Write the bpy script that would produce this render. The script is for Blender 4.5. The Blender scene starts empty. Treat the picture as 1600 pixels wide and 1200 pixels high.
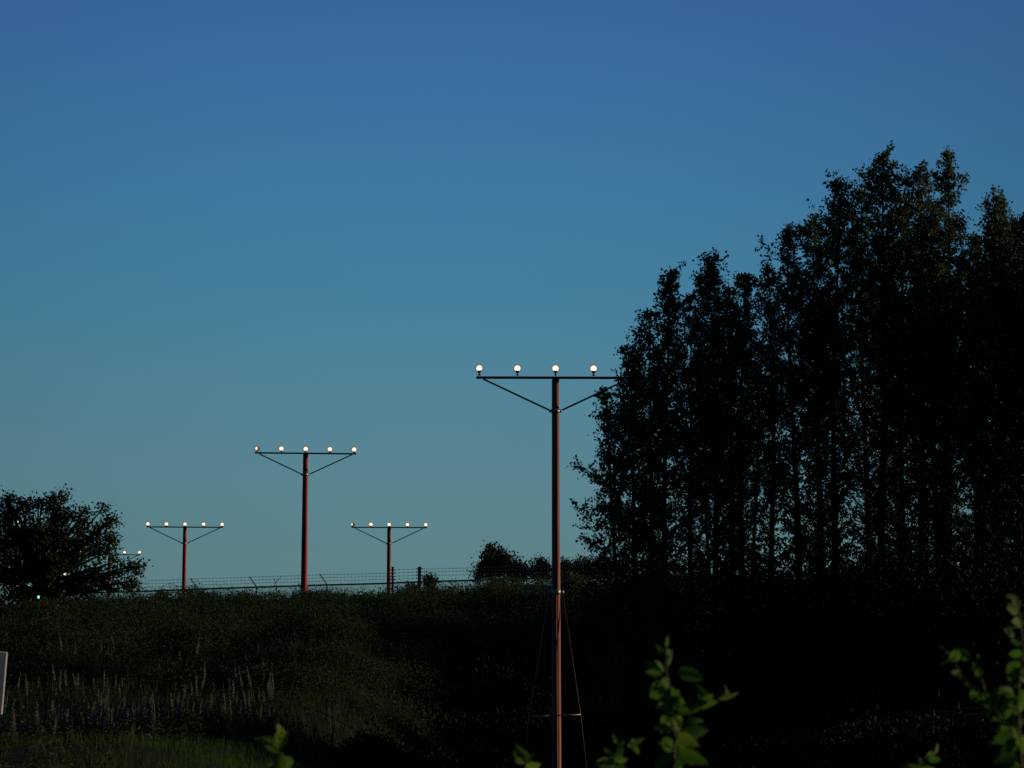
import bpy, math, random
import numpy as np
from mathutils import Vector, Matrix
R = math.radians
sc = bpy.context.scene
col = sc.collection

# ------------------------------------------------------------------ camera
F = 3300.0                      # focal length in pixels of the 1600 px wide photograph
HOR = 1000.0                    # pixel row of the eye level
PITCH = math.atan((HOR - 600) / F)
cd = bpy.data.cameras.new('camera'); cam = bpy.data.objects.new('camera', cd); col.objects.link(cam)
cd.sensor_width = 36.0; cd.lens = 36.0 * F / 1600
cd.clip_start = 0.1; cd.clip_end = 20000
cam.location = (0, 0, 0); cam.rotation_euler = (math.pi / 2 + PITCH, 0, 0)
cd.dof.use_dof = True; cd.dof.focus_distance = 62.0; cd.dof.aperture_fstop = 9.0
sc.camera = cam

# ------------------------------------------------------------------ sky and sun
SUN_EL, SUN_AZ = R(10.0), R(76.0)          # azimuth from the view axis (+Y) towards +X
world = bpy.data.worlds.new('World'); sc.world = world; world.use_nodes = True
nt = world.node_tree; bg = nt.nodes['Background']
sky = nt.nodes.new('ShaderNodeTexSky'); sky.sky_type = 'NISHITA'; sky.sun_disc = False
sky.sun_elevation = SUN_EL; sky.sun_rotation = SUN_AZ
sky.ozone_density = 6.0; sky.dust_density = 0.3
tc = nt.nodes.new('ShaderNodeTexCoord')
sep = nt.nodes.new('ShaderNodeSeparateXYZ'); nt.links.new(tc.outputs['Generated'], sep.inputs[0])
mr = nt.nodes.new('ShaderNodeMapRange'); mr.inputs[1].default_value = 0.0; mr.inputs[2].default_value = 1.0
nt.links.new(sep.outputs['Z'], mr.inputs[0])
def lin(c):
    return tuple(((v / 255) / 12.92 if v / 255 <= .04045 else ((v / 255 + .055) / 1.055) ** 2.4) for v in c)
def ramp(tree, stops, interp='LINEAR'):
    n = tree.nodes.new('ShaderNodeValToRGB'); cr = n.color_ramp; cr.interpolation = interp
    while len(cr.elements) < len(stops): cr.elements.new(1.0)
    for e, (p, c) in zip(cr.elements, stops):
        e.position = p; e.color = (*c, 1)
    return n
tw = ramp(nt, [(0.0, lin((92, 126, 130))), (0.036, lin((91, 128, 133))), (0.075, lin((87, 129, 140))),
               (0.120, lin((79, 128, 147))), (0.165, lin((67, 124, 153))), (0.21, lin((63, 119, 158))),
               (0.296, lin((59, 105, 160))), (0.5, lin((40, 66, 104))), (1.0, lin((26, 38, 62)))])
nt.links.new(mr.outputs[0], tw.inputs[0])
# twilight glow fades towards the back; its falloff also paints in lens vignetting
glow = nt.nodes.new('ShaderNodeVectorMath'); glow.operation = 'DOT_PRODUCT'
gd = Vector((-0.04, 1.0, 0.12)).normalized(); glow.inputs[1].default_value = gd
nt.links.new(tc.outputs['Generated'], glow.inputs[0])
gm = nt.nodes.new('ShaderNodeMapRange'); gm.inputs[1].default_value = -1; gm.inputs[2].default_value = 1
nt.links.new(glow.outputs['Value'], gm.inputs[0])
gr = ramp(nt, [(0.0, (.16,) * 3), (0.5, (.26,) * 3), (0.85, (.46,) * 3), (0.968, (.70,) * 3), (0.985, (.88,) * 3), (0.995, (1.0,) * 3), (1.0, (1.06,) * 3)])
nt.links.new(gm.outputs[0], gr.inputs[0])
mul = nt.nodes.new('ShaderNodeMix'); mul.data_type = 'RGBA'; mul.blend_type = 'MULTIPLY'; mul.inputs[0].default_value = 1.0
nt.links.new(tw.outputs[0], mul.inputs[6]); nt.links.new(gr.outputs[0], mul.inputs[7])
sc10 = nt.nodes.new('ShaderNodeVectorMath'); sc10.operation = 'SCALE'; sc10.inputs[3].default_value = 10.0
nt.links.new(mul.outputs[2], sc10.inputs[0])
mx = nt.nodes.new('ShaderNodeMix'); mx.data_type = 'RGBA'; mx.inputs[0].default_value = 0.94
nt.links.new(sky.outputs[0], mx.inputs[6]); nt.links.new(sc10.outputs[0], mx.inputs[7])
nt.links.new(mx.outputs[2], bg.inputs[0]); bg.inputs[1].default_value = 0.1

sd = bpy.data.lights.new('sun', 'SUN'); sun = bpy.data.objects.new('sun', sd); col.objects.link(sun)
sd.energy = 2.6; sd.angle = R(0.5); sd.color = (1.0, 0.72, 0.50)
sdir = Vector((math.sin(SUN_AZ) * math.cos(SUN_EL), math.cos(SUN_AZ) * math.cos(SUN_EL), math.sin(SUN_EL)))
sun.rotation_euler = sdir.to_track_quat('Z', 'Y').to_euler(); sun.location = (60, 30, 40)
sc.view_settings.view_transform = 'Standard'; sc.view_settings.look = 'None'
sc.view_settings.exposure = 0.0; sc.view_settings.gamma = 1.0
sc.cycles.use_denoising = False
sc.cycles.max_bounces = 5; sc.cycles.diffuse_bounces = 3; sc.cycles.transmission_bounces = 3

# ------------------------------------------------------------------ helpers
CP, SP = math.cos(PITCH), math.sin(PITCH)
def at(px, py, Y):
    """world point at depth Y seen at pixel (px, py) of the 1600x1200 photograph"""
    dx, dy = (px - 800) / F, (600 - py) / F
    d = Vector((dx, CP - dy * SP, SP + dy * CP))
    return d * (Y / d.y)
rng = np.random.default_rng(7)
random.seed(7)

def tag(o, label=None, cat=None, group=None, kind=None):
    if label: o['label'] = label
    if cat: o['category'] = cat
    if group: o['group'] = group
    if kind: o['kind'] = kind
    return o
def thing(name, label, cat, loc=(0, 0, 0), group=None, rz=0.0):
    o = bpy.data.objects.new(name, None); col.objects.link(o)
    o.location = loc; o.rotation_euler = (0, 0, rz); o.empty_display_size = .3
    return tag(o, label, cat, group)
def link(name, me, mat, parent=None):
    o = bpy.data.objects.new(name, me); col.objects.link(o)
    me.materials.append(mat)
    if parent is not None: o.parent = parent
    return o
def np_mesh(name, V, Q, smooth=False):
    """mesh from an (n,3) vertex array and an (m,k) face array"""
    me = bpy.data.meshes.new(name)
    k = Q.shape[1]
    me.vertices.add(len(V)); me.vertices.foreach_set('co', np.ascontiguousarray(V, dtype=np.float32).ravel())
    me.loops.add(Q.size); me.loops.foreach_set('vertex_index', np.ascontiguousarray(Q, dtype=np.int32).ravel())
    me.polygons.add(len(Q)); me.polygons.foreach_set('loop_start', np.arange(0, Q.size, k, dtype=np.int32))
    me.polygons.foreach_set('use_smooth', np.full(len(Q), smooth, dtype=bool))
    me.update(calc_edges=True); return me
class MB:
    def __init__(s): s.v = []; s.f = []
    def tube(s, pts, rad, n=8, caps=True):
        pts = [Vector(p) for p in pts]
        if not hasattr(rad, '__len__'): rad = [rad] * len(pts)
        b0 = len(s.v); side = None
        for i, p in enumerate(pts):
            t = (pts[min(i + 1, len(pts) - 1)] - pts[max(i - 1, 0)])
            if t.length < 1e-9: t = Vector((0, 0, 1))
            t.normalize()
            if side is None:
                side = t.cross(Vector((0.13, 0.31, .94)));
                if side.length < .05: side = t.cross(Vector((1, 0, 0)))
            side = (side - t * side.dot(t)).normalized(); up = t.cross(side)
            for k in range(n):
                a = 2 * math.pi * (k + .5) / n
                s.v.append(p + (side * math.cos(a) + up * math.sin(a)) * rad[i])
        for i in range(len(pts) - 1):
            for k in range(n):
                a = b0 + i * n + k; b = b0 + i * n + (k + 1) % n
                s.f.append((a, b, b + n, a + n))
        if caps:
            s.f.append(tuple(b0 + k for k in range(n))[::-1])
            s.f.append(tuple(b0 + (len(pts) - 1) * n + k for k in range(n)))
    def box(s, c, ax, ay, az):
        """box by its centre and three half-axis vectors"""
        c, ax, ay, az = map(Vector, (c, ax, ay, az)); b = len(s.v)
        for i in (-1, 1):
            for j in (-1, 1):
                for k in (-1, 1): s.v.append(c + ax * i + ay * j + az * k)
        for q in ((0, 1, 3, 2), (4, 6, 7, 5), (0, 4, 5, 1), (2, 3, 7, 6), (0, 2, 6, 4), (1, 5, 7, 3)):
            s.f.append(tuple(b + i for i in q))
    def lathe(s, c, axis, prof, n=16, caps=(True, True)):
        """surface of revolution: prof = [(distance along axis, radius)]"""
        c, axis = Vector(c), Vector(axis).normalized()
        side = axis.orthogonal().normalized(); up = axis.cross(side); b0 = len(s.v)
        for d, r in prof:
            for k in range(n):
                a = 2 * math.pi * k / n
                s.v.append(c + axis * d + (side * math.cos(a) + up * math.sin(a)) * r)
        for i in range(len(prof) - 1):
            for k in range(n):
                a = b0 + i * n + k; b = b0 + i * n + (k + 1) % n
                s.f.append((a, b, b + n, a + n))
        if caps[0]: s.f.append(tuple(b0 + k for k in range(n))[::-1])
        if caps[1]: s.f.append(tuple(b0 + (len(prof) - 1) * n + k for k in range(n)))
    def build(s, name, mat, parent=None, smooth=True):
        me = bpy.data.meshes.new(name); me.from_pydata([tuple(v) for v in s.v], [], s.f)
        me.polygons.foreach_set('use_smooth', [smooth and len(f) == 4 for f in s.f]); me.update()
        return link(name, me, mat, parent)
def unit(a): return a / np.maximum(np.linalg.norm(a, axis=1, keepdims=True), 1e-9)
def leaf_mesh(name, P, D, L, w=0.6, fold=0.15, widest=0.45):
    """many small folded leaves: P base points, D unit directions, L lengths"""
    n = len(P); rnd = unit(rng.normal(size=(n, 3)))
    S = unit(np.cross(D, rnd)); U = np.cross(S, D)
    L = np.broadcast_to(np.asarray(L, dtype=float), (n,))[:, None]
    w = np.broadcast_to(np.asarray(w, dtype=float), (n,))[:, None]
    mid = P + D * L * widest + U * L * fold
    V = np.stack([P, mid + S * L * w * .5, P + D * L, mid - S * L * w * .5], axis=1).reshape(-1, 3)
    Q = np.arange(4 * n).reshape(n, 4)
    return np_mesh(name, V, Q)
def sm(t): t = np.clip(t, 0, 1); return t * t * (3 - 2 * t)

# ------------------------------------------------------------------ materials
def new_mat(name):
    m = bpy.data.materials.new(name); m.use_nodes = True
    return m, m.node_tree, m.node_tree.nodes['Principled BSDF']
def leafy(name, stops, transl=0.3, rough=0.55, spec=0.25):
    """leaf colour differs from leaf to leaf; part of the light comes through"""
    m, t, p = new_mat(name)
    g = t.nodes.new('ShaderNodeNewGeometry'); r = ramp(t, stops)
    t.links.new(g.outputs['Random Per Island'], r.inputs[0])
    t.links.new(r.outputs[0], p.inputs['Base Color'])
    p.inputs['Roughness'].default_value = rough; p.inputs['Specular IOR Level'].default_value = spec
    tr = t.nodes.new('ShaderNodeBsdfTranslucent'); t.links.new(r.outputs[0], tr.inputs[0])
    mxs = t.nodes.new('ShaderNodeMixShader'); mxs.inputs[0].default_value = transl
    t.links.new(p.outputs[0], mxs.inputs[1]); t.links.new(tr.outputs[0], mxs.inputs[2])
    t.links.new(mxs.outputs[0], t.nodes['Material Output'].inputs[0])
    return m
def mottled(name, a, b, scale=(4, 4, 4), rough=0.8, metal=0.0, spec=0.3, detail=6, bump=0.0, lo=.35, hi=.65):
    m, t, p = new_mat(name)
    c = t.nodes.new('ShaderNodeTexCoord'); mp = t.nodes.new('ShaderNodeMapping'); mp.inputs['Scale'].default_value = scale
    t.links.new(c.outputs['Object'], mp.inputs[0])
    n = t.nodes.new('ShaderNodeTexNoise'); n.inputs['Detail'].default_value = detail; n.inputs['Scale'].default_value = 1.0
    t.links.new(mp.outputs[0], n.inputs['Vector'])
    r = ramp(t, [(lo, a), (hi, b)]); t.links.new(n.outputs['Fac'], r.inputs[0])
    t.links.new(r.outputs[0], p.inputs['Base Color'])
    p.inputs['Roughness'].default_value = rough; p.inputs['Metallic'].default_value = metal
    p.inputs['Specular IOR Level'].default_value = spec
    if bump:
        bp = t.nodes.new('ShaderNodeBump'); bp.inputs['Strength'].default_value = bump; bp.inputs['Distance'].default_value = .02
        t.links.new(n.outputs['Fac'], bp.inputs['Height']); t.links.new(bp.outputs[0], p.inputs['Normal'])
    return m
M = {}
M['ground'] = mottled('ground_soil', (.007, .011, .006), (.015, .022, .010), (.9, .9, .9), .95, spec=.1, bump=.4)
M['pole_brown'] = mottled('weathered_red_brown_paint', (.20, .075, .058), (.46, .185, .145), (16, 16, .9), .75, bump=.3, lo=.3, hi=.7)
M['pole_red'] = mottled('faded_red_paint', (.26, .018, .018), (.52, .048, .04), (14, 14, .9), .7, bump=.25, lo=.3, hi=.7)
M['dark_steel'] = mottled('dark_painted_steel', (.05, .028, .026), (.09, .05, .045), (6, 6, 6), .6, spec=.3)
M['galv'] = mottled('galvanised_steel', (.32, .33, .34), (.5, .5, .5), (20, 20, 20), .5, metal=.6)
M['fence_steel'] = mottled('weathered_fence_steel', (.16, .16, .16), (.3, .29, .28), (9, 9, 9), .65, metal=.3)
M['housing'] = mottled('lamp_housing', (.05, .04, .035), (.09, .07, .06), (30, 30, 30), .55)
M['bark'] = mottled('bark', (.02, .017, .013), (.06, .052, .042), (9, 9, 2), .9, spec=.1, bump=.5)
M['panel'] = mottled('pale_grey_paint', (.5, .56, .55), (.62, .68, .66), (6, 6, 6), .6)
M['leaf_wood'] = leafy('wood_leaves', [(0, (.036, .064, .032)), (.6, (.056, .096, .042)), (1, (.075, .12, .046))], .45, .5, .15)
M['leaf_round'] = leafy('round_tree_leaves', [(0, (.03, .05, .024)), (1, (.06, .095, .036))], .42, .5, .15)
M['leaf_far'] = leafy('far_tree_leaves', [(0, (.03, .042, .03)), (1, (.05, .065, .04))], .25)
M['leaf_shrub'] = leafy('shrub_leaves', [(0, (.03, .05, .014)), (.8, (.05, .08, .02)), (1, (.11, .13, .04))], .3)
M['leaf_weed'] = leafy('weed_leaves', [(0, (.034, .060, .022)), (.92, (.046, .080, .028)), (1, (.075, .105, .04))], .35, .7, .08)
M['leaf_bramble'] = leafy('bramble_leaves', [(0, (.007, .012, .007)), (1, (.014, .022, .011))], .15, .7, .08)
M['grass'] = leafy('grass_blades', [(0, (.024, .046, .016)), (.92, (.034, .062, .02)), (1, (.055, .08, .034))], .35, .7, .08)
M['grass_green'] = leafy('fresh_grass_blades', [(0, (.03, .085, .011)), (1, (.042, .11, .016))], .4, .7, .08)
M['leaf_near'] = leafy('sapling_leaves', [(0, (.045, .13, .014)), (.7, (.08, .20, .02)), (1, (.15, .25, .03))], .5, .6, .12)
M['stem'] = mottled('green_stem', (.03, .05, .016), (.06, .075, .03), (40, 40, 20), .7)
M['flower'] = leafy('lilac_florets', [(0, (.19, .165, .16)), (.7, (.3, .265, .255)), (1, (.4, .355, .345))], .3)

def lens_mat(name, core, rim, k_core, k_rim, rr):
    """bright lamp lens: white core, warm fading rim in place of a halo"""
    m, t, p = new_mat(name)
    c = t.nodes.new('ShaderNodeTexCoord'); ln = t.nodes.new('ShaderNodeVectorMath'); ln.operation = 'LENGTH'
    t.links.new(c.outputs['Object'], ln.inputs[0])
    dv = t.nodes.new('ShaderNodeMath'); dv.operation = 'DIVIDE'; dv.inputs[1].default_value = rr
    t.links.new(ln.outputs['Value'], dv.inputs[0])
    r = ramp(t, [(.25, tuple(v * k_core / 10 for v in core)), (.62, tuple((a_ + b_) * .5 * k_rim / 10 * 1.05 for a_, b_ in zip(core, rim))), (.85, tuple(v * k_rim / 12 for v in rim)), (1.0, tuple(v * k_rim / 22 for v in rim))])  # warm dimming rim imitates the soft orange halo on the disc itself
    t.links.new(dv.outputs[0], r.inputs[0])
    p.inputs['Base Color'].default_value = (.8, .8, .8, 1); p.inputs['Roughness'].default_value = .1
    t.links.new(r.outputs[0], p.inputs['Emission Color']); p.inputs['Emission Strength'].default_value = 10
    return m
LENS_R = 0.1
M['lens'] = lens_mat('lit_lamp_lens', (1, .92, .74), (1, .60, .32), 3.4, 1.2, LENS_R)
M['lens_dim'] = lens_mat('lit_lamp_lens_turned_away', (1, .85, .65), (1, .5, .3), 3, .6, LENS_R)
M['lens_teal'] = lens_mat('lit_teal_lens', (.2, .95, .95), (.05, .6, .65), 1.6, .7, LENS_R)

# ------------------------------------------------------------------ terrain
_yl = [-4000, 6, 20, 30, 40, 50, 60, 70, 80, 86, 90, 100, 130, 300, 6000]
_zl = [-1.7, -1.7, -1.55, -1.55, -2.05, -2.1, -1.2, -0.05, 1.15, 1.5, 1.4, .15, -.1, -.5, -.6]
_yr = [-4000, 6, 20, 30, 45, 55, 62, 72, 80, 86, 90, 100, 130, 300, 6000]
_zr = [-1.7, -1.7, -2.2, -3.2, -4.2, -4.4, -3.4, -.6, 1.2, 1.7, 1.6, .15, -.1, -.5, -.6]
_yf = [-4000, 6, 30, 42, 50, 52.5, 55, 58.5, 67, 74, 80, 86, 90, 100, 130, 300, 6000]
_zf = [-1.7, -1.7, -2.0, -1.2, -.9, -1.5, -4.0, -3.9, -.3, .6, 1.4, 1.9, 1.7, .15, -.1, -.5, -.6]  # unseen dip and rise behind the wood, shaped to steer the low sun
def ground(x, y):
    x = np.asarray(x, float); y = np.asarray(y, float)
    zl = np.interp(y, _yl, _zl); zr = np.interp(y, _yr, _zr); zf = np.interp(y, _yf, _zf)
    a = sm((x + 5.5) / 5.5); b = sm((x - 2.2) / 4.0)
    z = zl * (1 - a) + zr * a; z = z * (1 - b) + zf * b
    tilt = np.clip(x + 15, -5, 22) * .026 * sm((y - 55) / 30) * sm((400 - y) / 250)
    bumps = .10 * np.sin(x * .9 + 1.3 * np.sin(y * .31)) + .07 * np.sin(y * .8 + x * .37) + .05 * np.sin(x * 2.1 - y * 1.3)
    dip = -.32 * np.exp(-((x + 5.6) / 1.3) ** 2) * sm((y - 74) / 8) * sm((98 - y) / 6)
    return z + dip + tilt + bumps * sm((400 - np.abs(y)) / 250)
xs = np.unique(np.concatenate([np.arange(-32, 32.1, .8), np.geomspace(33, 6000, 26), -np.geomspace(33, 6000, 26)]))
ys = np.unique(np.concatenate([np.arange(-8, 118, .8), np.geomspace(119, 6000, 26), -np.geomspace(9, 4000, 16)]))
X, Y = np.meshgrid(xs, ys); V = np.stack([X, Y, ground(X, Y)], -1).reshape(-1, 3)
ii = np.arange(len(ys) - 1)[:, None] * len(xs) + np.arange(len(xs) - 1)[None, :]
Q = np.stack([ii, ii + 1, ii + 1 + len(xs), ii + len(xs)], -1).reshape(-1, 4)
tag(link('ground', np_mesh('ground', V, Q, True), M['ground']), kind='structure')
def gz(x, y): return float(ground(x, y))

# ------------------------------------------------------------------ approach-light masts
RUN = R(17.5)                                   # the runway line heads off to the left
U = Vector((math.cos(RUN), math.sin(RUN), 0))   # along every crossbar
AIM = Vector((math.sin(RUN), -math.cos(RUN), 0))
def lamp(parent, p, lift, aim, lens='lens', k=1.0, U=U, AIM=AIM):
    """one lamp on the bar: housing with a lens, a stem and a knuckle"""
    aim = Vector(aim).normalized(); c = Vector((p[0], p[1], p[2] + lift))
    h = MB()
    h.lathe(c, aim, [(-.15 * k, .028 * k), (-.13 * k, .045 * k), (-.06 * k, .085 * k), (-.01 * k, .112 * k), (.012 * k, .116 * k), (.014 * k, .103 * k), (-.005 * k, .099 * k)], 20, (True, False))
    ho = h.build('lamp', M['housing'], parent)
    s = MB()
    s.tube([Vector(p) + Vector((0, 0, .02)), Vector(p) + Vector((0, 0, lift - .11 * k))], .018, 8)
    kn = Vector(p) + Vector((0, 0, lift - .1 * k))
    s.box(kn, U * .045, AIM * .035, (0, 0, .028))
    s.tube([Vector(p) + Vector((0, 0, .03)), Vector(p) + Vector((0, 0, .055))], .04, 8)
    s.build('stem', M['housing'], ho)
    l = MB()
    l.lathe((0, 0, 0), aim, [(-.004, .1 * k), (.012 * k, .092 * k), (.022 * k, .07 * k), (.029 * k, .04 * k), (.032 * k, .012 * k)], 20, (False, True))
    lo = l.build('lens', M[lens], ho); lo.location = c + aim * .004
    return ho
def mast(label, px, py, Yd, r_top, r_bot, mat, lift, yaws, braces=True, brace_drop=.85, half=2.0, s=1.0, dims=(), k=1.0, group='approach light masts', turn=6.0):
    U = Vector((math.cos(R(turn)), math.sin(R(turn)), 0)); AIM = Vector((U.y, -U.x, 0))
    top = at(px, py, Yd); gy = gz(top.x, top.y)
    base = Vector((top.x, top.y, gy - .15))
    t = thing('approach_light_mast', label, 'light mast', base, group)
    H = top.z - base.z; bar = Vector((0, 0, H))
    m = MB(); n = 14
    m.tube([(0, 0, H * i / n) for i in range(n + 1)][:-1] + [(0, 0, H - .02)], [r_bot + (r_top - r_bot) * i / n for i in range(n + 1)], 20)
    m.build('pole', M[mat], t)
    b = MB()
    b.box(bar + Vector((0, 0, .03)), U * (half + .06), AIM * .04, (0, 0, .03))
    b.box(bar + AIM * (r_top + .015) - Vector((0, 0, .05)), U * r_top * .9, AIM * .012, (0, 0, .05))
    b.build('crossbar', M['dark_steel'], t, False)
    if braces:
        for sgn in (-1, 1):
            q = MB()
            p1 = bar + U * sgn * (half - .17) - Vector((0, 0, .03)); p0 = bar + U * sgn * r_top * 1.15 - Vector((0, 0, brace_drop))
            q.tube([p1 + U * sgn * .05 + Vector((0, 0, .03)), p1, p0, p0 - U * sgn * .04], .024, 8)
            q.build('brace', M['dark_steel'], t)
        c = MB(); c.lathe(bar - Vector((0, 0, brace_drop + .05)), (0, 0, 1), [(0, r_top * 1.2), (.1, r_top * 1.19)], 20)
        c.box(bar - Vector((0, 0, brace_drop)) + U * (r_top * 1.25), U * .05, AIM * .03, (0, 0, .035))
        c.box(bar - Vector((0, 0, brace_drop)) - U * (r_top * 1.25), U * .05, AIM * .03, (0, 0, .035))
        c.build('collar', M['galv'], t)
    for i, yw in zip(range(-2, 3), yaws):
        a = Matrix.Rotation(R(yw), 3, 'Z') @ AIM; a = a + Vector((0, 0, .07))
        lamp(t, bar + U * s * i + Vector((0, 0, .06)), lift, a, 'lens_dim' if (i + 2) in dims else 'lens', k, U, AIM)
    return t, base, H
W1, b1, H1 = mast('tall weathered brown wooden mast with guy wires beside the wood, nearest of the light masts', 868, 592, 55, .098, .125, 'pole_brown', .215, (-14, -4, 2, -8, 0), half=2.02, turn=1.0, k=.88)
W2, b2, H2 = mast('tall red mast with five lamps on the bank crest between two shorter red masts', 477.5, 709.5, 87, .105, .135, 'pole_red', .15, (-48, 0, 4, -6, 2), half=2.03, k=1.05, dims=(0,), turn=7.0)
mast('shorter red mast with five lit lamps behind the left end of the fence', 289, 824.5, 115, .10, .115, 'pole_red', .13, (0, 3, -2, 5, 0), k=1.08)
mast('shorter red mast with its end lamp turned away, close beside the two tall fence posts', 608, 825, 115.5, .10, .125, 'pole_red', .13, (-66, 4, 0, 3, -3), k=1.08, dims=(0,))
mast('light mast mostly outside the photo, its end lamp glinting high in the round tree', -31, 822, 114.5, .10, .115, 'pole_red', .13, (0, 0, 0, 0, 0), k=1.08)
mast('light mast half hidden by the round tree, two lamps clear of its leaves', 171, 867.5, 143, .10, .115, 'pole_red', .14, (0, 0, 4, 0, 3), k=1.08)
mast('distant light mast behind the round tree, one lamp showing through the middle of its crown', 101, 901, 170, .10, .115, 'pole_red', .14, (0, 0, 4, 0, 3), k=1.1)
mast('most distant light mast behind the round tree, lamp showing low through its leaves', 45, 919, 200, .10, .115, 'pole_red', .14, (0, 0, 4, 0, 3), k=1.15)
# guys, spreader and conduit of the nearest mast
zc = at(868, 925, 55).z - b1.z
c = MB(); rr = .112
c.lathe((0, 0, zc - .07), (0, 0, 1), [(0, rr * 1.12), (.14, rr * 1.11)], 20)
c.box((rr * 1.3, 0, zc), (.06, 0, 0), (0, .03, 0), (0, 0, .04)); c.box((-rr * 1.3, 0, zc), (.06, 0, 0), (0, .03, 0), (0, 0, .04))
c.build('guy_clamp', M['galv'], W1)
zs = at(868, 1118, 55).z - b1.z
sp = MB(); sp.tube([(-.70, -.14, zs - .02), (-.12, -.14, zs)], .02, 8); sp.tube([(-.12, -.14, zs), (.62, -.14, zs + .03)], .02, 8)
sp.build('spreader_bar', M['galv'], W1)
for sgn, xm in ((-1, -.70), (1, .62)):
    g = MB(); g.tube([(sgn * .17, 0, zc), (xm, -.14, zs + .01), (xm * 1.42, -.2, .2)], .012, 6); g.build('guy_wire', M['dark_steel'] if sgn > 0 else M['galv'], W1)  # shaded left wire in lighter steel, sunlit right one darker, evening out the light
cdt = MB(); cdt.tube([(.02, -.150, .2), (.01, -.136, zs), (.0, -.128, zc - .1)], .016, 8)
cdt.build('conduit', M['pole_brown'], W1)
# small teal lamp low in front of the round tree
tp = at(60, 933, 78)
tl = thing('marker_light', 'small teal marker lamp low under the round tree', 'lamp', (tp.x, tp.y, gz(tp.x, tp.y)))
hz = tp.z - gz(tp.x, tp.y)
q = MB(); q.tube([(0, 0, -.1), (0, 0, hz - .1)], .025, 8); q.lathe((0, 0, hz - .12), (0, 0, 1), [(0, .06), (.06, .075), (.07, .06)], 14); q.build('stem', M['housing'], tl)
q = MB(); q.lathe((0, 0, 0), (0, 0, 1), [(-.05, .035), (.0, .042), (.04, .035), (.06, .015)], 14); lo = q.build('lens', M['lens_teal'], tl); lo.location = (0, 0, hz)

# ------------------------------------------------------------------ fence with barbed wire
YF = 100.0
rail_px = [(120, 926.5), (209, 924.5), (309, 920.5), (401, 917.5), (511, 914), (607, 911.5), (613.5, 911), (655.5, 909), (750, 906.5), (840, 904), (940, 900), (1040, 897)]
P0 = at(613.5, 911, YF)
fence = thing('security_fence', 'chain link fence topped with strands of barbed wire behind the bank crest', 'fence', (P0.x, P0.y, gz(P0.x, P0.y)))
fo = Vector(fence.location)
rail = [at(px, py, YF) - fo for px, py in rail_px]
rx = [p.x for p in rail]; rzv = [p.z for p in rail]
def rail_z(x): return float(np.interp(x, rx, rzv))
m = MB(); m.tube(rail, .04, 8); m.build('top_rail', M['fence_steel'], fence)
LEAN = Vector((-.33, -.12, .47))
for px in (119, 209, 309, 401, 511, 750, 840.5, 940, 1040):
    x = at(px, 910, YF).x - fo.x; zt = rail_z(x)
    m = MB(); m.tube([(x, .035, zt - 2.5), (x, .035, zt + .03)], .035, 8); po = m.build('post', M['fence_steel'], fence)
    m = MB(); m.box(Vector((x, .03, zt + .02)) + LEAN * .5, LEAN * .52, (.02, 0, .014), (0, .03, 0)); m.build('arm', M['galv'] if px > 700 else M['fence_steel'], po, False)  # right-hand arms in lighter steel, standing in for their sunlit side
x = at(432, 917, YF).x - fo.x; zt = rail_z(x)   # brace post with a forked top
m = MB(); m.tube([(x, .035, zt - 2.5), (x, .035, zt + .05)], .03, 8); po = m.build('post', M['fence_steel'], fence)
m = MB(); m.tube([(x, .03, zt), (x - .12, -.02, zt + .4)], .02, 6); m.tube([(x - .06, .0, zt + .18), (x + .24, -.05, zt + .48)], .014, 6); m.build('arm', M['fence_steel'], po)
tall = []
for px, r in ((613.5, .055), (655.5, .085)):
    x = at(px, 910, YF).x - fo.x; zt = at(px, 887, YF).z - fo.z; tall.append((x, zt))
    m = MB(); m.tube([(x, 0, rail_z(x) - 2.5), (x, 0, zt)], r, 12); m.lathe((x, 0, zt), (0, 0, 1), [(0, r * 1.15), (.03, r * 1.1), (.05, r * .5)], 12)
    po = m.build('gate_post', M['dark_steel'], fence)
    for k in range(4):
        m = MB(); m.box((x, -r - .02, rail_z(x) + .16 + k * .15), (r + .09, 0, 0), (0, .02, 0), (0, 0, .018)); m.build('wire_holder', M['fence_steel'], po, False)
def strand(xa, xb, offs, dy, wire_r=.0065):
    """a strand of barbed wire sagging a little between the arms"""
    n = max(2, int((xb - xa) / .33)); pts = []
    m = MB()
    for i in range(n + 1):
        x = xa + (xb - xa) * i / n; ph = ((x - xa) % 3.0) / 3.0
        pts.append(Vector((x, dy, rail_z(x) + offs - .02 * math.sin(math.pi * ph))))
    m.tube(pts, wire_r, 4)
    for i in range(n * 2):
        f = (i + .5) / (n * 2); x = xa + (xb - xa) * f; p = Vector((x, dy, rail_z(x) + offs - .01))
        for dv in ((.03, .01, .035), (-.03, .02, .035)):
            d = Vector(dv); m.tube([p - d, p + d], .005, 3, False)
    m.build('barbed_wire', M['fence_steel'], fence)
xl, xr = rail[0].x, rail[-1].x
for j, (o, dy) in enumerate(((.47, -.12), (.33, -.085), (.18, -.05))):
    strand(xl - .2, tall[0][0], o + .02, dy)
for o in (.18, .32, .47, .62): strand(tall[0][0], tall[1][0], o, -.08)
for o, dy in ((.6, -.1), (.46, -.07), (.29, -.04)): strand(tall[1][0], xr, o, dy)
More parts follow.
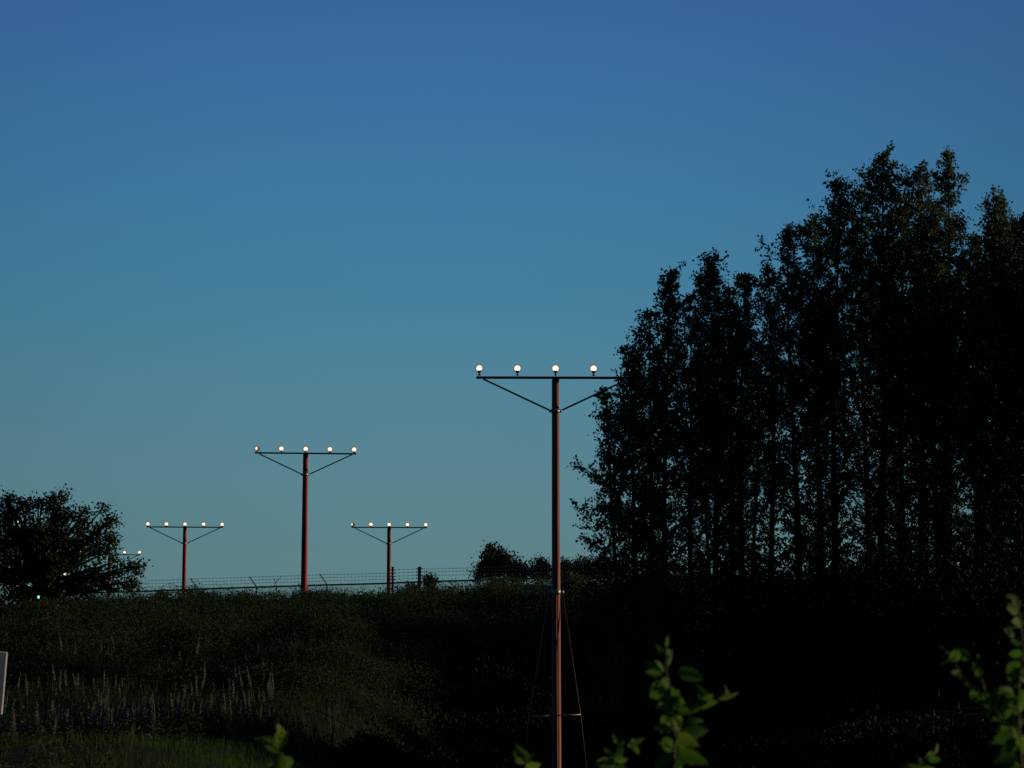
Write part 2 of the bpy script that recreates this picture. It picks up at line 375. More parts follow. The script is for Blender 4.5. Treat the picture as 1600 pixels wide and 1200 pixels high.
def chain_link(xa, xb, name, yoff, pitch=.10, drop=2.3, r=.006):
    V = []; Qf = []
    n = int((xb - xa) / pitch); run = drop
    ring = np.array([(0, r), (r * .87, -r * .5), (-r * .87, -r * .5)])
    for sgn in (1, -1):
        for i in range(-int(run / pitch), n + int(run / pitch)):
            x0 = xa + i * pitch; x1 = x0 + sgn * run; za, zb = .045, -drop
            # clip the slanting wire to the panel
            ta, tb = 0.0, 1.0
            for lim, s in ((xa, 1), (xb, -1)):
                f0, f1 = (x0 - lim) * s, (x1 - lim) * s
                if f0 < 0 and f1 < 0: ta = 2
                elif f0 < 0: ta = max(ta, f0 / (f0 - f1))
                elif f1 < 0: tb = min(tb, f0 / (f0 - f1))
            if ta >= tb: continue
            b = len(V)
            for tt in (ta, tb):
                x = x0 + (x1 - x0) * tt; z = rail_z(x) + za + (zb - za) * tt
                for a, c2 in ring: V.append((x + a, yoff + c2 + sgn * r, z))
            for k in range(3): Qf.append((b + k, b + (k + 1) % 3, b + 3 + (k + 1) % 3, b + 3 + k))
    link('chain_link_mesh', np_mesh(name, np.array(V), np.array(Qf)), M['fence_steel'], fence)
chain_link(xl, tall[0][0] - .05, 'chain_link_mesh', -.05)
chain_link(tall[0][0] + .05, tall[1][0] - .08, 'chain_link_mesh', -.01)
chain_link(tall[1][0] + .08, xr, 'chain_link_mesh', -.05)

# pale board at the very edge of the photo
pb = at(-29, 1066, 18)
bd = thing('marker_board', 'pale grey board on a post in the weeds at the photo edge', 'sign board', (pb.x, pb.y, gz(pb.x, pb.y)), rz=R(16))
h = pb.z - gz(pb.x, pb.y)
m = MB(); tl_ = R(-3.2); ux, uz = Vector((math.cos(tl_), 0, math.sin(tl_))), Vector((-math.sin(tl_), 0, math.cos(tl_)))
m.box((0, 0, h), ux * .195, (0, .012, 0), uz * .265)
o = m.build('board', M['panel'], bd, False)
bv = o.modifiers.new('bevel', 'BEVEL'); bv.width = .012; bv.segments = 2
m = MB(); m.tube([(-.05, .04, -.2), (-.03, .04, h + .15)], .03, 10); m.build('post', M['fence_steel'], bd)

# ------------------------------------------------------------------ trees
def curve_pts(p, d, L, n, bend, wob):
    """n+1 points of a branch leaving p along d and bending towards 'bend'"""
    pts = [Vector(p)]; d = Vector(d).normalized()
    for i in range(n):
        d = (d + Vector(bend) * (1.0 / n) + Vector((random.gauss(0, wob), random.gauss(0, wob), random.gauss(0, wob)))).normalized()
        pts.append(pts[-1] + d * (L / n))
    return pts
def slender_tree(label, px, py, Yd, Rm, base_px=None, low=.1, dens=1.0, leaf=.074, name='alder_tree', group='trees of the dark wood', wide_low=0.0, mat='leaf_wood', bushy=1.0):
    """tall narrow deciduous tree: tapered trunk, steep limbs, leaves set along the twigs"""
    top = at(px, py, Yd); bx = ((base_px if base_px is not None else px) - 800) / F * Yd
    base = Vector((bx, Yd, gz(bx, Yd) - .1)); t = thing(name, label, 'tree', base, group)
    H = top.z - base.z; ex = top.x - bx; ey = top.y - Yd
    n = 12; tp = []
    wa, wb = random.uniform(0, 6), random.uniform(0, 6)
    for i in range(n + 1):
        f = i / n
        tp.append(Vector((ex * f ** 1.3 + .09 * math.sin(wa + f * 5) * f * (1 - f) * 3, ey * f + .08 * math.sin(wb + f * 6) * (1 - f) * f * 3, H * f)))
    r0 = .0075 * H + .02
    tr = MB(); tr.tube(tp, [max(.008, r0 * (1 - f / n) ** .85) for f in range(n + 1)], 8)
    def on(f):
        k = min(n - 1, int(f * n)); return tp[k].lerp(tp[k + 1], f * n - k)
    LP, LD = [], []
    nb = int(H * 10.5 * dens)
    for b in range(nb):
        f = low + (0.985 - low) * (b + random.random()) / nb
        u = (1 - f) * H
        prof = 1.25 * min(1.0, (u / 3.8) ** .68) * (1 - .35 * math.exp(-((f - low) / .12) ** 2)) + .04
        prof += wide_low * max(0, 1 - f / .75)
        lump = .68 + .32 * math.sin(f * 15 + wa) * math.sin(f * 23 + wb + b * .02)
        lat = max(.07, Rm * prof * random.uniform(.4, 1.12) * lump * (1.4 if random.random() < .14 else 1.0))
        az = b * 2.399 + random.gauss(0, .5); up = .45 + .75 * f + random.gauss(0, .2) - wide_low * .4
        d = Vector((math.cos(az), math.sin(az), up)).normalized()
        L = min(lat * math.sqrt(1 + up * up) * 1.05, u * 1.0 + .15)
        pts = curve_pts(on(f), d, L * 1.1, 4, (0, 0, .35), .10)
        rb = max(.006, r0 * (1 - f) * .3)
        tr.tube(pts, [rb, rb * .75, rb * .5, rb * .32, .003], 4, False)
        ntw = max(4, int((3 + L * 10.5) * bushy * (1.25 if f > .55 else .95)))
        for k in range(ntw):
            g = random.uniform(.12, 1.0); q = pts[min(3, int(g * 4))].lerp(pts[min(3, int(g * 4)) + 1], g * 4 - min(3, int(g * 4)))
            td = (d * .5 + Vector((random.gauss(0, .8), random.gauss(0, .8), random.gauss(.25, .6)))).normalized()
            tl = random.uniform(.12, .38) * (1 if f < .93 else .6)
            e = q + td * tl
            if random.random() < .55: tr.tube([q, e], [.004, .002], 3, False)
            nl = random.randint(9, 15) if f > .5 else random.randint(7, 12)
            for j in range(nl):
                gg = (j + .6) / nl; LP.append(q.lerp(e, gg)); LD.append(td)
    tr.build('trunk', M['bark'], t)
    LP = np.array(LP); LD = np.array(LD); nn = len(LP)
    LP += rng.normal(size=(nn, 3)) * .03
    D = unit(LD * .5 + rng.normal(size=(nn, 3)) * .8 + np.array([0, 0, -.1]))
    L = leaf * rng.uniform(.65, 1.25, nn)
    link('crown', leaf_mesh('crown', LP, D, L, rng.uniform(.6, .85, nn)), M[mat], t)
    return nn
cnt = 0
front = [  # top px, top py, depth, crown radius, base px, lowest limb, density, label, options
 (984, 540, 46.0, .85, 1004, .12, 1.25, 'low drooping tree at the edge of the wood overhanging the guyed mast', dict(wide_low=.45)),
 (947, 608, 45.0, .72, 985, .10, 1.0, 'shortest bushy tree at the outer edge of the wood', dict(wide_low=.5)),
 (1047, 420, 48.0, 1.0, 1035, .2, 1.15, 'slender tree with a rounded tip, first tall tree from the guyed mast', dict(wide_low=.1)),
 (1108, 400, 48.5, .95, 1120, .22, 1.15, 'slender tree with a blunt tip, second tall tree from the guyed mast', {}),
 (1164, 425, 47.0, .95, 1155, .2, 1.1, 'slightly lower flat topped tree in the dip of the treetops', {}),
 (1230, 349, 48.0, 1.0, 1245, .25, .8, 'thin leafed open tree stepping up to the tall group of the wood', {}),
 (1312, 285, 49.0, 1.15, 1300, .24, 1.0, 'broad shouldered tree just below the highest treetop', {}),
 (1380, 235, 48.5, 1.05, 1372,   .22, 1.05, 'highest tree of the wood with a full green tip', {}),
 (1436, 258, 49.5, .85, 1442, .22, .95, 'narrow tree between the two highest treetops', {}),
 (1482, 240, 48.5, 1.05, 1472, .22, .95, 'tall forked looking tree with a ragged open tip', {}),
 (1560, 303, 48.0, 1.0, 1552, .25, 1.1, 'tree with a round tuft standing beyond the gap in the treetops', {}),
 (1606, 325, 47.0, 1.3, 1600, .2, 1.2, 'dense dark tree cut off by the edge of the photo', {}),
]
for px, py, Yd, Rm, bpx, low, dens, lab, kw in front:
    cnt += slender_tree(lab, px, py, Yd, Rm, bpx, low, dens, **kw)
mid = [(1016, 482, 50.5, .85), (1077, 458, 51.0, .9), (1138, 440, 51.5, .9), (1202, 415, 50.5, .95), (1272, 340, 51.5, 1.05), (1346, 290, 52.0, 1.05),
       (1408, 305, 51.0, 1.0), (1458, 322, 46.0, 1.0), (1524, 365, 51.5, 1.1), (1584, 345, 51.0, 1.3), (1625, 420, 50, 1.3), (1530, 460, 45.5, 1.1), (1668, 380, 48.5, 1.5), (1722, 360, 49.5, 1.6), (1790, 350, 48, 1.6), (1850, 370, 50.5, 1.7), (1705, 420, 46, 1.5), (1770, 400, 45.6, 1.6), (1840, 390, 46.8, 1.7), (1690, 470, 47.3, 1.4)]
for px, py, Yd, Rm in mid:
    cnt += slender_tree('slender dark tree with its tip below the skyline treetops, inside the wood', px, py, Yd, Rm, px + random.uniform(-14, 14), random.uniform(.12, .24), .66 if px < 1300 else .9, group='inner trees of the dark wood')
back = [(1100, 590, 65, 1.5), (1185, 560, 66, 1.6), (1290, 480, 66, 1.7), (1390, 440, 67, 1.7), (1490, 430, 66, 1.8), (1575, 420, 65, 1.8)]
for px, py, Yd, Rm in back:
    cnt += slender_tree('broad dark tree at the back of the wood glimpsed between trunks', px, py, Yd, Rm, px + random.uniform(-20, 20),   .22, .5, leaf=.10, group='back trees of the dark wood')

def round_tree(name, label, cat, Yd, lobes, base_px, leaf, n_leaf, mat, group=None, gaps=(), shell=.55, trunk_r=.13, twigs=True, crown_name='crown', spread=1.0):
    """spreading crown: lobes = (px, py, radius in px); leaves sit in clumps on limbs that reach from the trunk"""
    bx = (base_px - 800) / F * Yd; base = Vector((bx, Yd, gz(bx, Yd) - .05)); t = thing(name, label, cat, base, group)
    s = Yd / F; tr = MB(); LP = []; LD = []
    tot = sum(l[2] ** 2 for l in lobes)
    for px, py, rp in lobes:
        rad = rp * s * (.9 if Yd == 80 else 1.0); c = at(px, py, Yd) - base; c.y += random.uniform(-.5, .5) * rad
        p1 = Vector((0, 0, max(.1, min(c.z * .45, .9)))); mid_ = p1.lerp(c, .5) + Vector((0, 0, .1 * rad))
        tr.tube([(0, 0, -.1), p1, mid_, c], [trunk_r, trunk_r * .8, trunk_r * .4, trunk_r * .18], 6, False)
        nl = int(n_leaf * rp ** 2 / tot); ncl = max(4, nl // 26)
        for k in range(ncl):
            d = Vector((random.gauss(0, 1), random.gauss(0, 1), random.gauss(.25, 1))).normalized()
            rr_ = rad * (random.random() ** shell) * random.uniform(.8, 1.12); e = c + d * rr_
            if twigs: tr.tube([c.lerp(e, .15), c.lerp(e, .6) + Vector((0, 0, .04 * rad)), e], [.012, .008, .003], 3, False)
            cs = leaf * random.uniform(.7, 1.5) * spread
            for j in range(26):
                q = e + Vector((random.gauss(0, cs), random.gauss(0, cs), random.gauss(0, cs * .8)))
                LP.append(q); LD.append(d)
    LP = np.array(LP); LD = np.array(LD)
    if gaps:            # openings between the limbs through which the lamps behind can be seen
        W = LP + np.array(base); sx = W[:, 0] / W[:, 1]; sz = W[:, 2] / W[:, 1]; keep = np.ones(len(LP), bool)
        for gx, gy, gr_ in gaps:
            g = at(gx, gy, 1.0); keep &= np.hypot(sx - g.x, sz - g.z) > gr_ / F
        LP, LD = LP[keep], LD[keep]
    nn = len(LP)
    tr.build('trunk', M['bark'], t)
    D = unit(LD * .5 + rng.normal(size=(nn, 3)) * .8)
    link(crown_name, leaf_mesh('crown', LP, D, leaf * rng.uniform(.6, 1.2, nn), rng.uniform(.55, .8, nn)), M[mat], t)
round_tree('round_tree', 'dark rounded broadleaf tree on the bank hiding distant lamps', 'tree', 80,
    [(30, 852, 56), (90, 812, 26), (75, 850, 50), (125, 850, 34), (90, 786, 13), (84, 796, 18), (64, 795, 11), (45, 792, 11), (18, 793, 14), (5, 800, 20), (33, 806, 22), (-30, 835, 60),
     (118, 806, 13), (132, 816, 15), (150, 838, 14), (168, 815, 9), (160, 824, 10), (172, 838, 7), (155, 862, 22), (176, 880, 16), (198, 887, 12), (212, 889, 8), (190, 900, 14), (205, 908, 8), (100, 885, 50), (60, 908, 46), (10, 905, 50),
     (140, 905, 34), (165, 912, 22), (120, 922, 26), (40, 925, 34), (-50, 890, 60), (190, 918, 12), (168, 863, 12), (176, 813, 7), (60, 784, 7), (12, 780, 7), (179, 846, 6), (214, 888, 7), (207, 916, 7), (98, 779, 8), (131, 800, 8), (86, 779, 7), (34, 786, 7), (160, 796, 5)],
    60, .14, 26000, 'leaf_round', gaps=((26, 818, 6), (101, 897, 7), (45, 915, 6), (60, 933, 6), (195, 863, 7), (218, 863, 9)), shell=.5)
round_tree('far_tree', 'far broadleaf tree with a double crown beyond the fence', 'tree', 150,
    [(765, 872, 13), (768, 858, 7), (785, 872, 13), (758, 885, 12), (775, 890, 18), (792, 888, 14), (752, 898, 9)], 772, .2, 6500, 'leaf_far', shell=.6, trunk_r=.15)
round_tree('far_tree', 'tiny slim tree standing alone beyond the gate posts', 'tree', 160,
    [(673, 905, 5), (673, 913, 5.5), (674, 921, 6)], 673, .22, 900, 'leaf_far', shell=.6, trunk_r=.1)
for px, py, rp, lab in ((645, 925, 11, 'small low bush in the gap between the two gate posts'), (812, 888, 13, 'low far bush just past the double crowned tree'),
                    (845, 884, 15, 'far bush beyond the fence touching the guyed mast'), (880, 886, 15, 'far bush showing on the wood side of the guyed mast'),
                    (915, 884, 17, 'far bush between the guyed mast and the wood'), (945, 880, 18, 'far bush almost hidden behind the edge of the wood')):
    round_tree('far_bush', lab, 'bush', 135, [(px, py, rp), (px - rp * .6, py + rp * .5, rp * .8), (px + rp * .6, py + rp * .5, rp * .8), (px, py + rp * 1.1, rp)], px, .15, 2600, 'leaf_far', 'far bushes beyond the fence', shell=.6, trunk_r=.05, crown_name='foliage')
# shrubs standing out on the bank
for px, py, rp, Yd, n, lab in ((75, 962, 26, 74, 2600, 'yellowish green shrub below the round tree'), (82, 1000, 30, 70, 2600, 'leafy shrub straggling down the bank under the yellowish one'),
                    (605, 985, 22, 74, 1500, 'pale speckled shrub on the bank under the gate posts'), (330, 970, 24, 75, 1500, 'dim rounded shrub on the bank below the shorter mast'),
                    (892, 912, 18, 78, 1500, 'fresh green shrub on the crest beside the guyed mast'), (250, 965, 22, 76, 1300, 'dim low shrub on the bank between the round tree and masts')):
    round_tree('shrub', lab, 'shrub', Yd, [(px, py, rp), (px - rp * .5, py + rp * .6, rp * .8), (px + rp * .5, py + rp * .5, rp * .8)], px, .075, n, 'leaf_shrub', 'shrubs on the bank', shell=.6, trunk_r=.03, crown_name='foliage')

# ------------------------------------------------------------------ ground cover
def in_view(x, y, mrg=60):
    px = 800 + x / y * F * .99; return (px > -mrg) & (px < 1600 + mrg)
def scatter(n, y0, y1, pw=1.0):
    y = y0 + (y1 - y0) * rng.random(n) ** pw; half = (860 / F) * y
    x = (rng.random(n) * 2 - 1) * half; return x, y
def patch(x, y, a=.35, b=.29, s=0): return .5 + .25 * np.sin(x * a * 2 + 2 * np.sin(y * b) + s) + .25 * np.sin(y * b * 2.3 - x * .7 + s * 2)
# weeds: upright leafy stems all over the bank, tall along the crest
x, y = scatter(8600, 23, 89, .75)
keep = (rng.random(len(x)) < .35 + .65 * patch(x, y) + .3 * sm((y - 58) / 10) - .2 * (y < 50)) & ~((x > -4.8) & (y < 40)) & ~((x > -4.0 + .07 * (y - 30) + .4 * np.sin(y)) & (y < 64))
x, y = x[keep], y[keep]; hgt = (.35 + .75 * rng.random(len(x)) ** 2) * (1 - .35 * sm((y - 78) / 8)); per = 26
hgt *= np.where((x < -6) & (y < 58), .6, 1.0)
Hh = np.repeat(hgt, per); f = np.tile((np.arange(per) + .5) / per, len(x))
lean = np.repeat(rng.normal(size=(len(x), 2)) * .18, per, axis=0)
P = np.stack([np.repeat(x, per) + lean[:, 0] * Hh * f, np.repeat(y, per) + lean[:, 1] * Hh * f, np.repeat(ground(x, y), per) + Hh * f], 1)
az = rng.random(len(P)) * 6.283; D = unit(np.stack([np.cos(az), np.sin(az), rng.normal(.25, .45, len(P))], 1))
P += D * rng.random((len(P), 1)) * .09
tag(link('weeds', leaf_mesh('weeds', P, D, .085 * rng.uniform(.6, 1.35, len(P)) * (1.15 - .6 * f), rng.uniform(.3, .6, len(P))), M['leaf_weed']), 'dark leafy weeds covering the bank and its crest', 'weeds', kind='stuff')
# long grass
x, y = scatter(120000, 24, 92, .8)
keep = (rng.random(len(x)) < .4 + .6 * patch(x, y, .5, .4, 1.7)) & ~((x > -4.0 + .06 * (y - 30) + .4 * np.sin(y)) & (y < 70)) & (rng.random(len(x)) > .72 * sm((y - 56) / 14)) & (rng.random(len(x)) > .75 * sm((41 - y) / 6) * (x > -4.8 + rng.normal(size=len(x)) * .8)); x, y = x[keep], y[keep]
h = (.2 + .42 * rng.random(len(x)) ** 1.5) * (1 - .3 * sm((y - 76) / 8)) * (1 - .5 * sm((42 - y) / 6))
P = np.stack([x, y, ground(x, y) - .03], 1); D = unit(np.stack([rng.normal(0, .22, len(x)), rng.normal(0, .22, len(x)), np.ones(len(x))], 1))
tag(link('long_grass', leaf_mesh('long_grass', P, D, h, .05, .03, .35), M['grass']), 'long dim grass growing among the weeds on the bank', 'grass', kind='stuff')
# greener grass at the near foot of the bank
n = 95000; y = 24 + 26 * rng.random(n); x = -9.5 + 9.0 * rng.random(n)
keep = rng.random(n) < sm(1.3 - np.hypot((x + 3.9) / 2.1, (y - 32) / 7)) * (.1 + 1.0 * patch(x, y, 1.6, .9, 2.2)) * 1.1; keep |= (rng.random(n) < .22) & (x < -3.6) & (y < 37); x, y = x[keep], y[keep]
P = np.stack([x, y, ground(x, y) - .03], 1); D = unit(np.stack([rng.normal(0, .3, len(x)), rng.normal(0, .3, len(x)), np.ones(len(x))], 1))
tag(link('fresh_grass', leaf_mesh('fresh_grass', P, D, .06 + .2 * rng.random(len(x)) ** 1.6, .055, .04, .35), M['grass_green']), 'greener short grass at the near foot of the bank', 'grass', kind='stuff')
# brambles: the black mass under the wood and hollow, plus rows added for shade
def bramble(n_m, xa, xb, ya, yb, hmin, hmax, per, skew=0.0, wf=1.0):
    P = []; D = []
    for k in range(n_m):
        cx, cy = random.uniform(xa(k), xb(k)), random.uniform(ya, yb); hh = random.uniform(hmin, hmax); ww = hh * random.uniform(.6, .95) * wf; cy += skew * (cx - 3)
        d = unit(rng.normal(size=(per, 3)) + np.array([0, 0, .3])); r = rng.random(per) ** .33
        q = d * r[:, None] * np.array([ww, ww, hh * .62]) + np.array([cx, cy, gz(cx, cy) + hh * .4])
        q += rng.normal(size=q.shape) * .12
        P.append(q); D.append(unit(d + rng.normal(size=d.shape) * .7))
    return np.concatenate(P), np.concatenate(D)
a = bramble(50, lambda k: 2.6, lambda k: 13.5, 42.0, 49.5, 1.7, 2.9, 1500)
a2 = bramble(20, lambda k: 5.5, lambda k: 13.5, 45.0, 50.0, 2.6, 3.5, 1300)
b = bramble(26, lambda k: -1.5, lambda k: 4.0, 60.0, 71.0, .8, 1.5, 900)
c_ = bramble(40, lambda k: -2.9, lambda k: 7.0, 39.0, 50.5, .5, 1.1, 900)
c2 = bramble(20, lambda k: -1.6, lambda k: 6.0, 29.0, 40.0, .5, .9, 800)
shade_row = bramble(34, lambda k: 3.2, lambda k: 17.0, 58.0, 60.0, 2.4, 3.4, 1000, .25, .55)  # hidden row behind the wood, added to keep sun off the hollow
shade_wall = bramble(26, lambda k: 9.9, lambda k: 13.5, 38.0, 47.0, 2.4, 3.2, 1100)  # mostly out-of-view wall, added to shade the hollow
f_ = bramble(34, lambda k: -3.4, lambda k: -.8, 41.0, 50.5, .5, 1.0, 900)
shade_wall_near = bramble(10, lambda k: 9.6, lambda k: 13.0, 28.5, 33.5, 1.6, 2.3, 1100)  # out-of-view wall added for shade, with a gap that lets sun onto the grass
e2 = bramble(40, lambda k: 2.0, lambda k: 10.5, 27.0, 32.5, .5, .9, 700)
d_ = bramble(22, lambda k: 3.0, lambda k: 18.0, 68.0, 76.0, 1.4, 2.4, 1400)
P = np.concatenate([a[0], a2[0], c2[0], shade_row[0], e2[0], shade_wall_near[0], f_[0], b[0], c_[0], d_[0], shade_wall[0]]); D = np.concatenate([a[1], a2[1], c2[1], shade_row[1], e2[1], shade_wall_near[1], f_[1], b[1], c_[1], d_[1], shade_wall[1]])
tag(link('undergrowth', leaf_mesh('undergrowth', P, D, .11 * rng.uniform(.6, 1.3, len(P)), rng.uniform(.5, .8, len(P))), M['leaf_bramble']), 'black tangle of undergrowth below the wood and in the hollow, with added shading rows', 'undergrowth', kind='stuff')

# ------------------------------------------------------------------ lupins gone pale on the bank
# low leafy scrub in rounded mounds along the upper bank
def mounds(n_m, ya, yb, hmin, hmax, per):
    P = []; D = []
    for k in range(n_m):
        cy = random.uniform(ya, yb); cx = random.uniform(-1, 1) * 860 / F * cy
        if cx > 3.5: cx = random.uniform(-19, 3)
        hh = random.uniform(hmin, hmax) * (1 - .5 * min(1, max(0, (cy - 76) / 6))); ww = hh * random.uniform(1.0, 2.0)
        d = unit(rng.normal(size=(per, 3)) + np.array([0, 0, .4])); r = rng.random(per) ** .3
        q = d * r[:, None] * np.array([ww, ww, hh * .75]) + np.array([cx, cy, gz(cx, cy) + hh * .25])
        q += rng.normal(size=q.shape) * np.array([.07, .07, .09]) * (rng.random((per, 1)) * 2)
        P.append(q); D.append(unit(d * .6 + rng.normal(size=d.shape) * .7))
    return np.concatenate(P), np.concatenate(D)
P, D = mounds(230, 57, 88, .35, .95, 620)
tag(link('scrub', leaf_mesh('scrub', P, D, .085 * rng.uniform(.55, 1.3, len(P)), rng.uniform(.45, .75, len(P))), M['leaf_weed']), 'low dark leafy scrub along the upper bank', 'scrub', kind='stuff')
def lupin(h, sp, seed):
    rs = np.random.default_rng(seed)
    t = thing('lupin', 'pale lilac flower spike rising from the dark grass of the bank', 'flower', (0, 0, 0), 'pale flower spikes on the bank')
    m = MB(); bx, by = rs.normal(0, .04, 2); pts = [Vector((bx * f * f, by * f * f, h * f)) for f in (0, .35, .7, 1)]
    m.tube(pts, [.008, .007, .006, .003], 5); m.build('stem', M['stem'], t)
    n = 110; f = 1 - sp / h * rs.random(n) ** .9; az = rs.random(n) * 6.283; rad = .034 * (1.02 - (f - (1 - sp / h)) / (sp / h)) ** .6 * .8 + .004
    P = np.stack([bx * f * f + np.cos(az) * rad * .4, by * f * f + np.sin(az) * rad * .4, h * f], 1)
    D = unit(np.stack([np.cos(az), np.sin(az), np.full(n, .5)], 1))
    link('blossom', leaf_mesh('blossom', P, D, rad * 1.1 + .012, .75, .2), M['flower'], t)
    P = []; D = []
    for k in range(6):
        a = rs.random() * 6.283; zb = h * rs.uniform(.12, .45); e = np.array([math.cos(a) * .12, math.sin(a) * .12, zb + .05])
        for j in range(7):
            b = j * .9; P.append(e); D.append((math.cos(b), math.sin(b), .25))
    link('foliage', leaf_mesh('foliage', np.array(P), unit(np.array(D)), .085, .28, .08), M['leaf_weed'], t)
    return t
protos = [lupin(1.0, .48, 1), lupin(.82, .40, 2), lupin(1.12, .55, 3)]
spots = []
def clump(n, px0, px1, y0, y1, dens=1.0):
    k = 0
    while k < n:
        px = random.uniform(px0, px1); Yd = random.uniform(y0, y1); x = (px - 800) / F * Yd
        spots.append((x, Yd)); k += 1
clump(130, 90, 290, 44, 52); clump(62, 290, 440, 46, 58); clump(34, 90, 200, 54, 64); clump(26, 10, 130, 42, 56); clump(22, 20, 260, 36, 43); clump(12, 200, 460, 58, 66)
for i, (x, yd) in enumerate(spots):
    src = protos[i % 3]
    if i < 3: o = src
    else:
        o = src.copy(); col.objects.link(o)
        for ch in src.children:
            cc = ch.copy(); col.objects.link(cc); cc.parent = o
    o.location = (x, yd, gz(x, yd) - .03); s = random.uniform(.5, .88)
    o.scale = (s, s, s); o.rotation_euler = (random.gauss(0, .04), random.gauss(0, .04), random.uniform(0, 6.28))

# ------------------------------------------------------------------ saplings close to the camera
def big_leaf(V, Fc, b, tip, w, roll, cup=.18, droop=.12):
    """ovate pointed leaf with a folded midrib and a toothed edge"""
    b, tip = Vector(b), Vector(tip); ax = tip - b; L = ax.length; d = ax.normalized()
    vw = Vector((0, -1, .1)); side = d.cross(vw).normalized(); side = Matrix.Rotation(roll, 3, d) @ side; up = side.cross(d)
    rows = 9; i0 = len(V)
    for i in range(rows + 1):
        f = i / rows
        hw = w * L * .5 * (math.sin(math.pi * min(1, f ** .72)) ** .85 if 0 < f < 1 else 0) * (1 + (.10 if i % 2 else -.05))
        p = b + d * L * f - up * droop * L * f * f
        for s_ in (-1, -.5, 0, .5, 1):
            V.append(p + side * hw * s_ + up * cup * hw * abs(s_) * 1.3)
    for i in range(rows):
        for k in range(4):
            a = i0 + i * 5 + k; Fc.append((a, a + 1, a + 6, a + 5))
def sapling(label, Yd, stems, leaves, group='leafy shoots close by'):
    p0 = at(*stems[0][0], Yd); base = Vector((p0.x, Yd, gz(p0.x, Yd)))
    t = thing('sapling', label, 'young plant', base, group)
    m = MB()
    for j, st in enumerate(stems):
        pts = [at(px, py, Yd + .03 * j) - base for px, py in st]
        if j == 0: pts = [Vector((0, 0, -.05)), Vector((.01, 0, pts[0].z * .5))] + pts
        n = len(pts); m.tube(pts, [.0042 * (1 - .7 * i / max(1, n - 1)) * (1 if j == 0 else .55) for i in range(n)], 7)
    m.build('stem', M['stem'], t)
    V, Fc = [], []
    for j, st in enumerate(stems):          # smaller leaves all along the stems
        for (xa, ya), (xb, yb) in zip(st[:-1], st[1:]):
            for q in range(max(2, int(math.hypot(xb - xa, yb - ya) / 11))):
                f = random.random(); x0, y0 = xa + (xb - xa) * f, ya + (yb - ya) * f
                if y0 > 1215: continue
                an = random.choice((-1, 1)) * random.uniform(.25, 1.7); ln = random.uniform(16, 36) * (.6 + .4 * (y0 - 920) / 280)
                big_leaf(V, Fc, at(x0, y0, Yd) - base, at(x0 + math.sin(an) * ln, y0 - math.cos(an) * ln, Yd + random.uniform(-.05, .05)) - base, random.uniform(.32, .55), random.uniform(-.2, 1.2), random.uniform(.1, .35), random.uniform(0, .3))
    for i, (x0, y0, x1, y1, w, roll) in enumerate(leaves):
        dz = random.uniform(-.06, .06)
        big_leaf(V, Fc, at(x0, y0, Yd + dz * .4) - base, at(x0 + (x1 - x0) * .9, y0 + (y1 - y0) * .9, Yd + dz) - base, w * .88, roll, random.uniform(.1, .3), random.uniform(.0, .2))
    me = bpy.data.meshes.new('foliage'); me.from_pydata([tuple(v) for v in V], [], Fc); me.polygons.foreach_set('use_smooth', [True] * len(Fc)); me.update()
    link('foliage', me, M['leaf_near'], t)
sapling('leafy green shoot with a pale tip standing before the dark hollow', 4.2,
    [[(1052, 1215), (1054, 1150), (1048, 1090), (1040, 1040), (1042, 998)], [(1054, 1150), (1085, 1110), (1102, 1092)], [(1050, 1110), (1110, 1095), (1140, 1088)]],
    [(1041, 1012, 1044, 990, .5, .9), (1038, 1022, 1024, 1000, .45, .6), (1043, 1040, 1052, 1012, .35, 1.0), (1036, 1050, 1003, 1028, .5, .5), (1034, 1056, 1004, 1048, .42, .3), (1038, 1052, 1022, 1030, .5, 1.1),
     (1060, 1044, 1106, 1068, .5, .5), (1044, 1070, 1010, 1092, .8, .2), (1044, 1072, 1058, 1122, .62, .4), (1052, 1082, 1072, 1118, .5, .7),
     (1048, 1104, 1030, 1152, .45, .7), (1054, 1108, 1064, 1146, .5, .2), (1060, 1146, 1116, 1142, .5, .3), (1058, 1148, 1096, 1168, .55, .1), (1050, 1150, 1036, 1184, .6, .3),
     (1100, 1094, 1114, 1086, .5, .5), (1098, 1096, 1100, 1082, .5, .5), (1122, 1092, 1158, 1084, .28, .9), (1062, 1172, 1112, 1198, .5, .3), (1050, 1176, 1020, 1205, .5, .2), (1058, 1160, 1082, 1204, .5, .4), (1046, 1128, 1024, 1120, .4, 1.0)])
sapling('low shoot with small leaves just beside the pale tipped one', 4.3, [[(958, 1222), (960, 1185)], [(960, 1185), (990, 1160)]],
    [(960, 1186, 942, 1164, .5, .6), (961, 1184, 976, 1166, .45, .5), (962, 1190, 978, 1180, .5, .2), (960, 1194, 930, 1188, .5, .4), (958, 1200, 984, 1206, .6, .2), (988, 1162, 1010, 1152, .4, .5), (990, 1162, 998, 1182, .45, .8)])
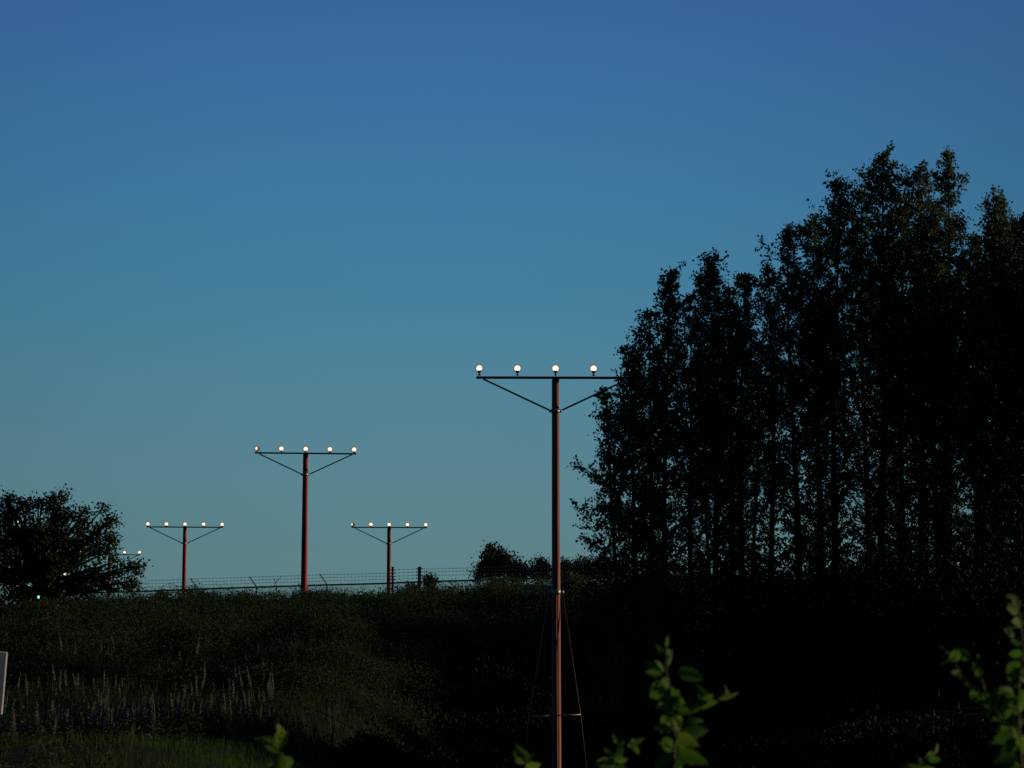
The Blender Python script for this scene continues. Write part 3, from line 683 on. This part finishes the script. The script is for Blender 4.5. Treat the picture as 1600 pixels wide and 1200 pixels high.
sapling('leafy shoot cut off by the photo edge, tips reaching above the dark bank', 4.0,
    [[(1598, 1220), (1592, 1150), (1590, 1080), (1600, 1010), (1590, 950), (1584, 932)], [(1592, 1150), (1545, 1100), (1505, 1062), (1490, 1030), (1472, 1012)], [(1600, 1010), (1575, 992), (1566, 980)], [(1545, 1100), (1530, 1050), (1512, 1030)]],
    [(1588, 945, 1582, 928, .5, .4), (1590, 952, 1596, 936, .4, .7), (1572, 990, 1562, 974, .5, .9), (1580, 996, 1600, 1014, .45, .8), (1476, 1016, 1466, 1006, .5, .6), (1492, 1040, 1470, 1022, .3, 1.0), (1496, 1046, 1502, 1062, .3, 1.1),
     (1516, 1034, 1506, 1024, .5, .7), (1520, 1042, 1540, 1058, .4, .9), (1596, 1034, 1572, 1066, .8, .1), (1604, 1060, 1580, 1040, .7, .2), (1596, 1070, 1552, 1086, .5, .3), (1592, 1074, 1566, 1126, .6, .2), (1602, 1078, 1584, 1122, .6, .5),
     (1546, 1102, 1530, 1094, .6, .6), (1550, 1106, 1540, 1124, .5, .3), (1590, 1128, 1552, 1144, .5, .6), (1588, 1148, 1542, 1160, .55, .2), (1590, 1156, 1560, 1184, .6, .2), (1596, 1150, 1606, 1186, .5, .6), (1588, 1180, 1548, 1196, .5, .3), (1594, 1186, 1590, 1212, .5, .4)])
sapling('thin sprout with three narrow leaves over the fresh grass', 4.6, [[(434, 1222), (434, 1185), (436, 1150)]],
    [(434, 1176, 396, 1146, .32, .5), (436, 1156, 440, 1138, .5, .4), (435, 1160, 430, 1144, .4, .7), (434, 1205, 414, 1190, .5, .3), (436, 1206, 456, 1196, .6, .2), (435, 1208, 446, 1190, .5, .7)])
sapling('pair of small leaves poking up next to the foot of the guyed mast', 4.6, [[(822, 1222), (820, 1188)]],
    [(820, 1192, 802, 1172, .5, .3), (821, 1190, 838, 1176, .5, .5), (820, 1190, 822, 1166, .4, .8), (822, 1200, 846, 1194, .5, .3)])
sapling('few blades of leaf low beside the cut off shoot', 4.4, [[(1432, 1222), (1436, 1196)], [(1436, 1200), (1462, 1175)]],
    [(1436, 1200, 1414, 1190, .35, .4), (1437, 1198, 1440, 1182, .4, .6), (1460, 1178, 1470, 1158, .35, .7), (1438, 1202, 1462, 1200, .4, .3)])
